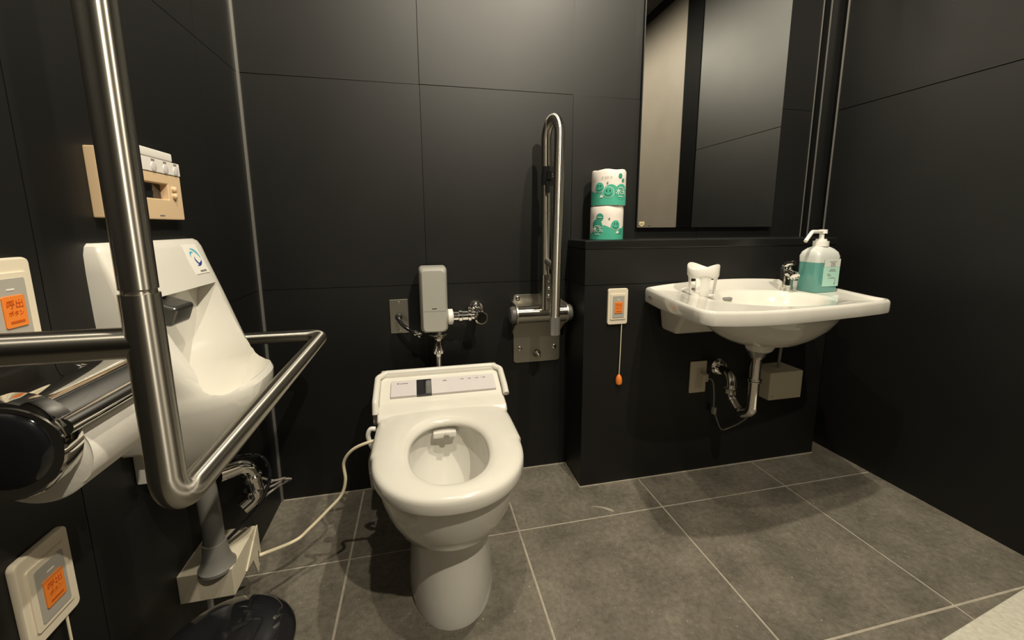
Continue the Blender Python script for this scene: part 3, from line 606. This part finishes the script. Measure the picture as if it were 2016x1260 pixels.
# ------------------------------------------------------------------ wrapped toilet rolls on the shelf
def wrapped_roll(label, cx, cy, z0, r, h, kind):
    t = thing('wrapped_toilet_roll', label, 'toilet roll', (cx, cy, z0), 'wrapped rolls stacked on the shelf')
    a0 = math.atan2(-1.445-cy, 0.504-cx)   # side that faces into the room
    def wob(an, s): return 1 + 0.012*math.sin(3*an+s) + 0.008*math.sin(7*an+2*s)
    b = B(); n = 64; rings = []
    for z, k in ((0, 0.80), (0.0, 0.95), (0.003, 1.0), (h*0.3, 1.0), (h*0.7, 1.0), (h-0.006, 1.0), (h-0.001, 0.95), (h, 0.86), (h-0.002, 0.45)):
        zz = z
        rings.append([(cx + r*k*wob(2*PI*i/n, z*9)*math.cos(2*PI*i/n), cy + r*k*wob(2*PI*i/n, z*9)*math.sin(2*PI*i/n), z0+zz+(0.0015*math.sin(5*2*PI*i/n) if z > h*0.9 else 0)) for i in range(n)])
    loft(b, rings); w = obj('wrapper', b, 'wrap_white', t, smooth=50)
    def cylmap(p, lift=0.0012):
        an = a0 + p[0]/r; q = r*wob(an, p[1]*9) + lift + (p[2] if len(p) > 2 else 0)
        return Vector((cx + q*math.cos(an), cy + q*math.sin(an), z0 + p[1]))
    def disc(x, y, rad, m, lift, ry=None, name='printed_dot'):
        ry = ry or rad; b = B(); rings = []
        for k in (1.0, 0.75, 0.5, 0.25, 0.02): rings.append([cylmap((x + rad*k*math.cos(2*PI*i/24), y + ry*k*math.sin(2*PI*i/24)), lift) for i in range(24)])
        loft(b, rings, cap0=False); return obj(name, b, m, w)
    def stroke(x, y, rad, a_, e_, wd, m, lift):
        b = B(); o_, i_ = [], []
        for k in range(13):
            an = a_ + (e_-a_)*k/12; o_.append(cylmap((x + rad*math.cos(an), y + rad*math.sin(an)), lift)); i_.append(cylmap((x + (rad-wd)*math.cos(an), y + (rad-wd)*math.sin(an)), lift))
        V = [b.verts.new(p) for p in o_]; Q = [b.verts.new(p) for p in i_]
        for k in range(12): b.faces.new((V[k], V[k+1], Q[k+1], Q[k]))
        return obj('printed_smile', b, m, w)
    # green band round the base with a wavy top
    def top(x):
        if kind == 0: return 0.050 + 0.012*math.sin(x*60+0.8) + 0.010*math.sin(x*33+2.0)
        return 0.040 + 0.014*math.sin(x*52+2.6) + 0.008*math.sin(x*29)
    b = B(); n = 96; Z0, Z1 = [], []
    for i in range(n):
        x = -PI*r + 2*PI*r*i/n; Z0.append([cylmap((x, 0.0015+(top(x)-0.0015)*k/4), 0.0008) for k in range(5)])
    V = [[b.verts.new(p) for p in c_] for c_ in Z0]
    for i in range(n):
        for k in range(4): b.faces.new((V[i][k], V[(i+1) % n][k], V[(i+1) % n][k+1], V[i][k+1]))
    obj('printed_band', b, 'wrap_green', w)
    faces = [(-0.032, 0.060, 0.0165), (-0.001, 0.043, 0.0175)] if kind == 0 else [(0.030, 0.050, 0.0165)]
    dots = [(0.040, 0.097, 0.008), (0.052, 0.083, 0.006)] if kind == 0 else [(-0.024, 0.077, 0.013), (-0.035, 0.05, 0.020), (0.052, 0.03, 0.01)]
    if kind == 0: disc(0.046, 0.045, 0.026, 'wrap_green', 0.0014)
    for x, y, rd in dots: disc(x, y, rd, 'wrap_green_dark', 0.0016)
    for x, y, rd in faces:
        disc(x, y, rd+0.0012, 'ink_white', 0.0016); disc(x, y, rd, 'wrap_green', 0.0020)
        for s in (-1, 1): disc(x + s*rd*0.30, y + rd*0.28, rd*0.09, 'ink', 0.0025, rd*0.24, 'printed_eye')
        stroke(x, y+rd*0.05, rd*0.72, PI*1.12, PI*1.88, rd*0.10, 'ink', 0.0025)
    def tx(s, x, y, size, m): lettering(s, size, None, m, w, fn=lambda c_: cylmap((x + c_.x, y + c_.y, c_.z), 0.0026))
    if kind == 0:
        tx('水玉', 0.043, 0.044, 0.021, 'ink_white'); tx('▬▬▬', 0.042, 0.059, 0.006, 'ink_white'); tx('▬▬▬', 0.042, 0.030, 0.006, 'ink_white')
        tx('~ ~~ ~', -0.006, 0.094, 0.012, 'ink_grey'); disc(-0.004, 0.074, 0.003, 'ink_grey', 0.002)
    else:
        tx('水玉', -0.032, 0.034, 0.021, 'ink_white'); tx('▬▬▬', -0.032, 0.048, 0.006, 'ink_white'); tx('▬▬▬', -0.032, 0.020, 0.006, 'ink_white'); tx('▬▬', -0.024, 0.077, 0.007, 'ink_white')
        disc(0.008, 0.072, 0.003, 'ink_grey', 0.002)
    b = B(); px, py = (-0.024, 0.030) if kind == 0 else (0.036, 0.026)
    pl = [(-0.006, -0.004), (0.006, -0.003), (0.007, 0.006), (0.003, 0.002), (0.0, 0.007), (-0.003, 0.001)]
    b.faces.new([b.verts.new(cylmap((px+u, py+v), 0.0024)) for u, v in pl]); obj('printed_crown', b, 'ink_white', w)
wrapped_roll('lower wrapped toilet roll of the stack standing on the black shelf', 1.150, -0.082, LZ, 0.0565, 0.116, 1)
wrapped_roll('upper wrapped toilet roll of the stack with winking green smiley', 1.153, -0.083, LZ+0.1155, 0.0580, 0.119, 0)
# ------------------------------------------------------------------ washbasin
WB = thing('washbasin', 'white ceramic wall-hung washbasin with wide side decks', 'washbasin', (1.55, LY, 0.65))
rim = [(1.266, LY), (1.240, -0.285), (1.214, -0.413), (1.198, -0.520), (1.199, -0.550), (1.214, -0.572), (1.266, -0.588), (1.332, -0.597), (1.405, -0.599), (1.49, -0.594), (1.583, -0.585), (1.684, -0.573), (1.773, -0.559), (1.812, -0.550), (1.826, -0.538), (1.833, -0.495), (1.857, -0.42), (1.884, -0.345), (1.905, -0.26), (1.925, LY)]
BC = Vector((1.562, -0.375)); NB = 120
def ray_poly(poly, c, d):
    best = None
    for i in range(len(poly)):
        p, q = Vector(poly[i]), Vector(poly[(i+1) % len(poly)]); e = q-p
        den = d.x*e.y - d.y*e.x
        if abs(den) < 1e-9: continue
        w = p-c; t_ = (w.x*e.y - w.y*e.x)/den; s_ = (w.x*d.y - w.y*d.x)/den
        if t_ > 0 and -1e-6 <= s_ <= 1+1e-6 and (best is None or t_ < best): best = t_
    return best
angs = sorted(set([2*PI*i/NB for i in range(NB)] + [math.atan2(p[1]-BC.y, p[0]-BC.x) % (2*PI) for p in rim]))
dirs = [Vector((math.cos(a), math.sin(a))) for a in angs]
RO = [ray_poly(rim, BC, d) for d in dirs]
def ell(d, a, bb): return 1/math.sqrt((d.x/a)**2 + (d.y/bb)**2)
def arch(p):
    k = max(0, min(1, (p.y+0.235)/0.06)); k = k*k*(3-2*k)
    u = (p.x-1.266)/(1.925-1.266); return 0.021*k*max(0, math.sin(PI*max(0, min(1, u))))**0.8
def wring(fr, z, bowl=None, up=True):
    out = []
    for d, ro in zip(dirs, RO):
        if bowl: k = ell(d, bowl[0], bowl[1]); q = BC + d*k + Vector(bowl[2] if len(bowl) > 2 else (0, 0))
        else: q = BC + d*(ro-fr)
        out.append((q.x, q.y, z + (arch(q) if up else 0)))
    return out
def lift(r): return [(x, y, z + 0.011*max(0, min(1, (-0.30-y)/0.25))) for x, y, z in r]
rings = [wring(0.010, 0.676, up=False), lift(wring(0.002, 0.678, up=False)), lift(wring(0.0, 0.684, up=False)), wring(0.0, 0.718), wring(0.002, 0.724), wring(0.006, 0.727), wring(0.012, 0.7265), wring(0.018, 0.722), wring(0.024, 0.7185),
         wring(0, 0.717, (0.200, 0.153)), wring(0, 0.7155, (0.190, 0.144)), wring(0, 0.709, (0.182, 0.137)), wring(0, 0.69, (0.172, 0.128)), wring(0, 0.66, (0.155, 0.113)), wring(0, 0.635, (0.125, 0.09)), wring(0, 0.62, (0.08, 0.06)), wring(0, 0.614, (0.03, 0.03)), wring(0, 0.600, (0.02, 0.02)), wring(0, 0.58, (0.018, 0.018))]
under = [lift(wring(0.010, 0.676, up=False)), wring(0, 0.672, (0.225, 0.165), False), wring(0, 0.655, (0.215, 0.158), False), wring(0, 0.63, (0.195, 0.145), False), wring(0, 0.60, (0.155, 0.118, (-0.0, 0.0)), False), wring(0, 0.58, (0.115, 0.09), False), wring(0, 0.57, (0.07, 0.06), False), wring(0, 0.566, (0.046, 0.046, (-0.01, 0.0)), False), wring(0, 0.548, (0.038, 0.038, (-0.012, 0)), False), wring(0, 0.545, (0.034, 0.034, (-0.012, 0)), False)]
b = B(); loft(b, under[::-1] + rings[1:]); basin = obj('basin', b, 'ceramic', WB, smooth=50)
obj('overflow_slot', bbox(1.502, 1.540, -0.258, -0.2435, 0.686, 0.697), 'ink_grey', WB, bevel=0.004)
b = B(); box(b, 1.318, 1.52, -0.32, LY+0.0005, 0.575, 0.677)
for v in b.verts:
    if v.co.z < 0.6: v.co.x = 1.42 + (v.co.x-1.42)*0.86; v.co.y = LY - (LY-v.co.y)*0.55
obj('wall_bracket', b, 'ceramic', WB, bevel=0.014, seg=3)
lettering('▬▬', 0.018, Matrix.Translation((1.2525, -0.215, 0.705)) @ Matrix.Rotation(-PI/2-0.205, 4, 'Z') @ Matrix.Rotation(PI/2, 4, 'X'), 'ink_grey', WB)
# tap
FX, FY, FZ = 1.735, -0.272, 0.715
FA = thing('tap', 'chrome mixer tap standing on the washbasin deck', 'tap', (FX, FY, FZ))
b = B(); fr = Vector((-0.35, -0.94))
def oval(c, a, bb, n=24):
    s = Vector((fr.y, -fr.x)); return [(c[0] + fr.x*a*math.cos(2*PI*i/n) + s.x*bb*math.sin(2*PI*i/n), c[1] + fr.y*a*math.cos(2*PI*i/n) + s.y*bb*math.sin(2*PI*i/n), c[2]) for i in range(n)]
loft(b, [oval((FX, FY, FZ), 0.024, 0.022), oval((FX, FY, FZ+0.006), 0.024, 0.022), oval((FX+fr.x*0.002, FY+fr.y*0.002, FZ+0.04), 0.021, 0.019), oval((FX-fr.x*0.004, FY-fr.y*0.004, FZ+0.072), 0.022, 0.018), oval((FX-fr.x*0.006, FY-fr.y*0.006, FZ+0.088), 0.016, 0.014), oval((FX-fr.x*0.008, FY-fr.y*0.008, FZ+0.094), 0.006, 0.006)])
obj('body', b, 'chrome', FA, smooth=60)
b = B(); pts = [(FX, FY, FZ+0.058), (FX+fr.x*0.03, FY+fr.y*0.03, FZ+0.066), (FX+fr.x*0.05, FY+fr.y*0.05, FZ+0.060)]
tube(b, pts, [0.014, 0.013, 0.0125], 20); sp = obj('spout', b, 'chrome', FA)
e = Vector((FX+fr.x*0.05, FY+fr.y*0.05, FZ+0.060)); obj('aerator', turned(B(), e, (fr.x, fr.y, -0.9), [(0, 0.0145), (0.008, 0.0145), (0.0085, 0.011), (0.006, 0.010), (0.006, 0.001)], 20), 'chrome', sp, smooth=30)
b = B(); pts = [(FX, FY, FZ+0.088), (FX+fr.x*0.02, FY+fr.y*0.02, FZ+0.098), (FX+fr.x*0.045, FY+fr.y*0.045, FZ+0.10)]
tube(b, pts, [0.013, 0.010, 0.007], 14); obj('lever', b, 'chrome', FA)
# cup holder
CX, CY, CZ = 1.394, -0.287, 0.7165
CU = thing('cup_holder', 'white plastic paper cup holder with cut-out sides on the washbasin', 'cup holder', (CX, CY, CZ))
b = B(); n = 64
def cring(r, zf, dr=0): return [(CX + (r+dr)*math.cos(2*PI*i/n), CY + (r+dr)*math.sin(2*PI*i/n), zf(2*PI*i/n)) for i in range(n)]
wave = lambda a: CZ + 0.094 + 0.009*math.cos(2*(a-1.9))
bot = lambda a: CZ + 0.060 + 0.004*math.cos(4*(a-1.1))
loft(b, [cring(0.0455, bot), cring(0.0475, lambda a: bot(a)+0.004), cring(0.0485, lambda a: wave(a)-0.003), cring(0.047, wave), cring(0.0445, lambda a: wave(a)-0.002), cring(0.0425, bot), cring(0.0455, bot)], cap0=False, cap1=False); obj('top_band', b, 'white_plastic', CU, smooth=50)
for k in range(4):
    ac = -2.03 + k*PI/2; b = B(); rg = []
    for z, r, w in ((0.001, 0.036, 0.36), (0.006, 0.0385, 0.36), (0.02, 0.0395, 0.34), (0.05, 0.0425, 0.34), (0.064, 0.0445, 0.52)):
        o_ = [(CX + r*math.cos(ac-w+2*w*i/8), CY + r*math.sin(ac-w+2*w*i/8), CZ+z) for i in range(9)]
        i_ = [(CX + (r-0.0035)*math.cos(ac+w-2*w*i/8), CY + (r-0.0035)*math.sin(ac+w-2*w*i/8), CZ+z) for i in range(9)]
        rg.append(o_+i_)
    loft(b, rg); obj('leg', b, 'white_plastic', CU, smooth=50)
b = B(); turned(b, (CX, CY, CZ), (0, 0, 1), [(0, 0.036), (0.004, 0.036), (0.006, 0.033), (0.0065, 0.001)], 32); obj('base', b, 'white_plastic', CU)
# soap bottle
SX0, SX1, SY0, SY1, SZ = 1.764, 1.857, -0.357, -0.283, 0.717
SB = thing('soap_bottle', 'square pump bottle of teal liquid soap on the washbasin', 'soap bottle', ((SX0+SX1)/2, (SY0+SY1)/2, SZ))
def sq(e, z, r=0.012): return [(x, y, z) for x, y in rrect(SX0+e, SX1-e, SY0+e, SY1-e, r, 5)]
LV = SZ+0.100
b = B(); loft(b, [sq(0.004, SZ, 0.010), sq(0.001, SZ+0.003), sq(0.0, SZ+0.01), sq(0.0, LV)]); obj('liquid_body', b, 'liquid', SB, label='teal liquid filling the bottle')
b = B(); loft(b, [sq(0.0, LV+0.0002), sq(-0.001, LV+0.02), sq(0.002, LV+0.034, 0.016), sq(0.010, LV+0.045, 0.02), sq(0.020, LV+0.051, 0.016), sq(0.026, LV+0.053, 0.010)]); obj('shoulder', b, 'bottle_clear', SB, smooth=40)
cx, cy = (SX0+SX1)/2, (SY0+SY1)/2; z = LV+0.052
b = B(); turned(b, (cx, cy, z), (0, 0, 1), [(0, 0.0225), (0.017, 0.0225), (0.0175, 0.016), (0.024, 0.0155), (0.0245, 0.007)], 28); obj('pump_collar', b, 'white_plastic', SB, smooth=30)
b = B(); cyl(b, (cx, cy, z+0.02), (cx, cy, z+0.045), 0.0072, n=16); obj('pump_stem', b, 'white_plastic', SB)
b = B(); cyl(b, (cx+0.004, cy, z+0.042), (cx+0.004, cy, z+0.055), 0.0125, 0.0115, n=20); dn = Vector((-0.97, -0.25, 0))
tube(b, path_pts([(cx+0.008, cy, z+0.0485), Vector((cx, cy, z+0.0485))+dn*0.058, Vector((cx, cy, z+0.018))+dn*0.092], 0.012, 6), 0.0058, 14); obj('pump_head', b, 'white_plastic', SB)
lb = obj('label', bbox(SX0+0.026, SX1-0.003, SY0-0.0012, SY0+0.001, SZ+0.022, SZ+0.112), 'label_mint', SB)
obj('label_header', bbox(SX0+0.026, SX1-0.003, SY0-0.0016, SY0, SZ+0.086, SZ+0.112), 'label_white', lb)
xm = (SX0+0.034+SX1-0.006)/2
lettering('SIPS', 0.0115, FACE_Y(xm, SY0-0.0018, SZ+0.0905), 'ink_grey', lb)
lettering('▬▬▬▬▬', 0.0055, FACE_Y(xm, SY0-0.0018, SZ+0.1035), 'ink_grey', lb); lettering('▬▬▬', 0.0055, FACE_Y(xm, SY0-0.0018, SZ+0.0985), 'ink_grey', lb)
for k, (s, dx, dz) in enumerate((('▬▬▬▬', 0.0, 0.078), ('▬▬▬▬▬', 0, 0.073), ('▬▬', -0.014, 0.063), ('▬▬▬', -0.010, 0.058), ('▬▬▬▬▬', 0, 0.050), ('▬', 0.014, 0.043), ('▬', 0.014, 0.036), ('■', 0.013, 0.030))):
    lettering(s, 0.0055, FACE_Y(xm+dx, SY0-0.0014, SZ+dz), 'ink_grey', lb)
# waste trap below the basin
DX, DY = 1.548, -0.372
DT = thing('basin_waste_trap', 'chrome waste trap hanging below the washbasin', 'drain pipe', (DX, DY, 0.34))
b = B(); turned(b, (DX, DY, 0.552), (0, 0, -1), [(0, 0.030), (0.014, 0.030), (0.016, 0.024), (0.026, 0.024), (0.028, 0.019), (0.034, 0.018)], 28); obj('tail_nut', b, 'grey_metal', DT, smooth=30)
tx_, ty_ = 1.560, -0.262
b = B(); tube(b, path_pts([(DX, DY, 0.525), (DX, DY, 0.335), (DX+0.006, (DY+ty_)/2, 0.300), (tx_, ty_, 0.335), (tx_, ty_, 0.415), (1.585, LY, 0.415)], 0.032, 8), 0.0155, 20); obj('trap_pipe', b, 'chrome', DT)
for z in (0.448, 0.442): obj('ring', turned(B(), (DX, DY, z), (0, 0, -1), [(0, 0.0155), (0.001, 0.02), (0.004, 0.02), (0.005, 0.0155)], 20), 'chrome', DT)
obj('union_nut', turned(B(), (tx_, ty_, 0.372), (0, 0, -1), [(0, 0.016), (0.002, 0.022), (0.018, 0.022), (0.02, 0.016)], 8), 'chrome', DT, smooth=20)
obj('wall_flange', turned(B(), (1.585, LY+0.0005, 0.415), (0, -1, 0), [(0, 0.033), (0.004, 0.033), (0.014, 0.026), (0.016, 0.016)], 28), 'chrome', DT, smooth=30)
# sensor box and socket
HB = thing('water_heater_box', 'small cream box on the black wall under the washbasin', 'box', (1.80, LY, 0.31))
obj('shell', bbox(1.722, 1.866, -0.262, LY+0.0005, 0.306, 0.412), 'ivory', HB, bevel=0.005, seg=2)
b = B(); tube(b, smooth_pts([(1.80, -0.215, 0.408), (1.803, -0.215, 0.47), (1.808, -0.215, 0.53), (1.80, -0.225, 0.60)]), 0.005, 10); obj('hose', b, 'cord_grey', HB)
obj('screw', turned(B(), (1.738, -0.262, 0.322), (0, -1, 0), [(0, 0.003), (0.001, 0.002)], 10), 'grey_metal', HB)
b = B(); cyl(b, (1.722, -0.21, 0.345), (1.700, -0.21, 0.345), 0.010); cyl(b, (1.704, -0.21, 0.345), (1.698, -0.21, 0.345), 0.014); obj('inlet', b, 'grey_metal', HB)
WS = thing('wall_socket', 'cream wall socket with plug under the washbasin', 'socket', (1.50, LY, 0.38))
obj('plate', bbox(1.462, 1.530, LY-0.007, LY+0.0005, 0.322, 0.444), 'cream', WS, bevel=0.003)
obj('insert', bbox(1.484, 1.512, LY-0.0095, LY-0.006, 0.340, 0.416), 'ivory', WS, bevel=0.001)
pg = obj('plug', bbox(1.496, 1.520, LY-0.034, LY-0.008, 0.372, 0.402), 'ivory', WS, bevel=0.004)
b = B(); tube(b, smooth_pts([(1.515, LY-0.028, 0.387), (1.540, LY-0.03, 0.372), (1.556, LY-0.022, 0.32), (1.562, LY-0.02, 0.262), (1.575, LY-0.02, 0.222), (1.600, LY-0.02, 0.172), (1.630, LY-0.02, 0.170), (1.690, LY-0.02, 0.190), (1.735, LY-0.02, 0.225), (1.748, LY-0.022, 0.27), (1.748, LY-0.03, 0.309)], 8), 0.0026, 8); obj('cord', b, 'cord_grey', pg)
obj('cord_clip', bbox(1.557, 1.570, LY-0.027, LY-0.012, 0.236, 0.264), 'grey_plastic', pg, bevel=0.003)
# ------------------------------------------------------------------ pale mat by the door
b = B(); e0, e1 = Vector((1.50, -0.898)), Vector((2.075, -0.8155)); dd = (e1-e0).normalized(); nn = Vector((dd.y, -dd.x))*0.42
prism(b, [tuple(e0), tuple(e1), tuple(e1+nn), tuple(e0+nn)], 'z', 0.0, 0.014)
MT = obj('door_mat', b, 'mat_pale', None, bevel=0.004)
tag(MT, 'pale cream mat lying on the dark tiles in front of the door', 'mat')
# small pale scrap lying on the tiles left of the washbasin
b = B(); rg = []
for k in range(9):
    t_ = k/8; p = Vector((1.040, -0.270)).lerp(Vector((1.101, -0.308)), t_) + Vector((0.52, 0.85))*0.006*math.sin(PI*t_)
    w_ = 0.0012 + 0.0065*t_**2*(1 if k < 7 else (0.75 if k == 7 else 0.15)); nrm = Vector((0.53, 0.85))
    rg.append([(p.x-nrm.x*w_, p.y-nrm.y*w_, 0.0), (p.x+nrm.x*w_, p.y+nrm.y*w_, 0.0), (p.x+nrm.x*w_*0.6, p.y+nrm.y*w_*0.6, 0.0018), (p.x-nrm.x*w_*0.6, p.y-nrm.y*w_*0.6, 0.0018)])
loft(b, rg); tag(obj('paper_scrap', b, 'grout'), 'tiny pale leaf-shaped scrap on the dark floor tiles', 'scrap')
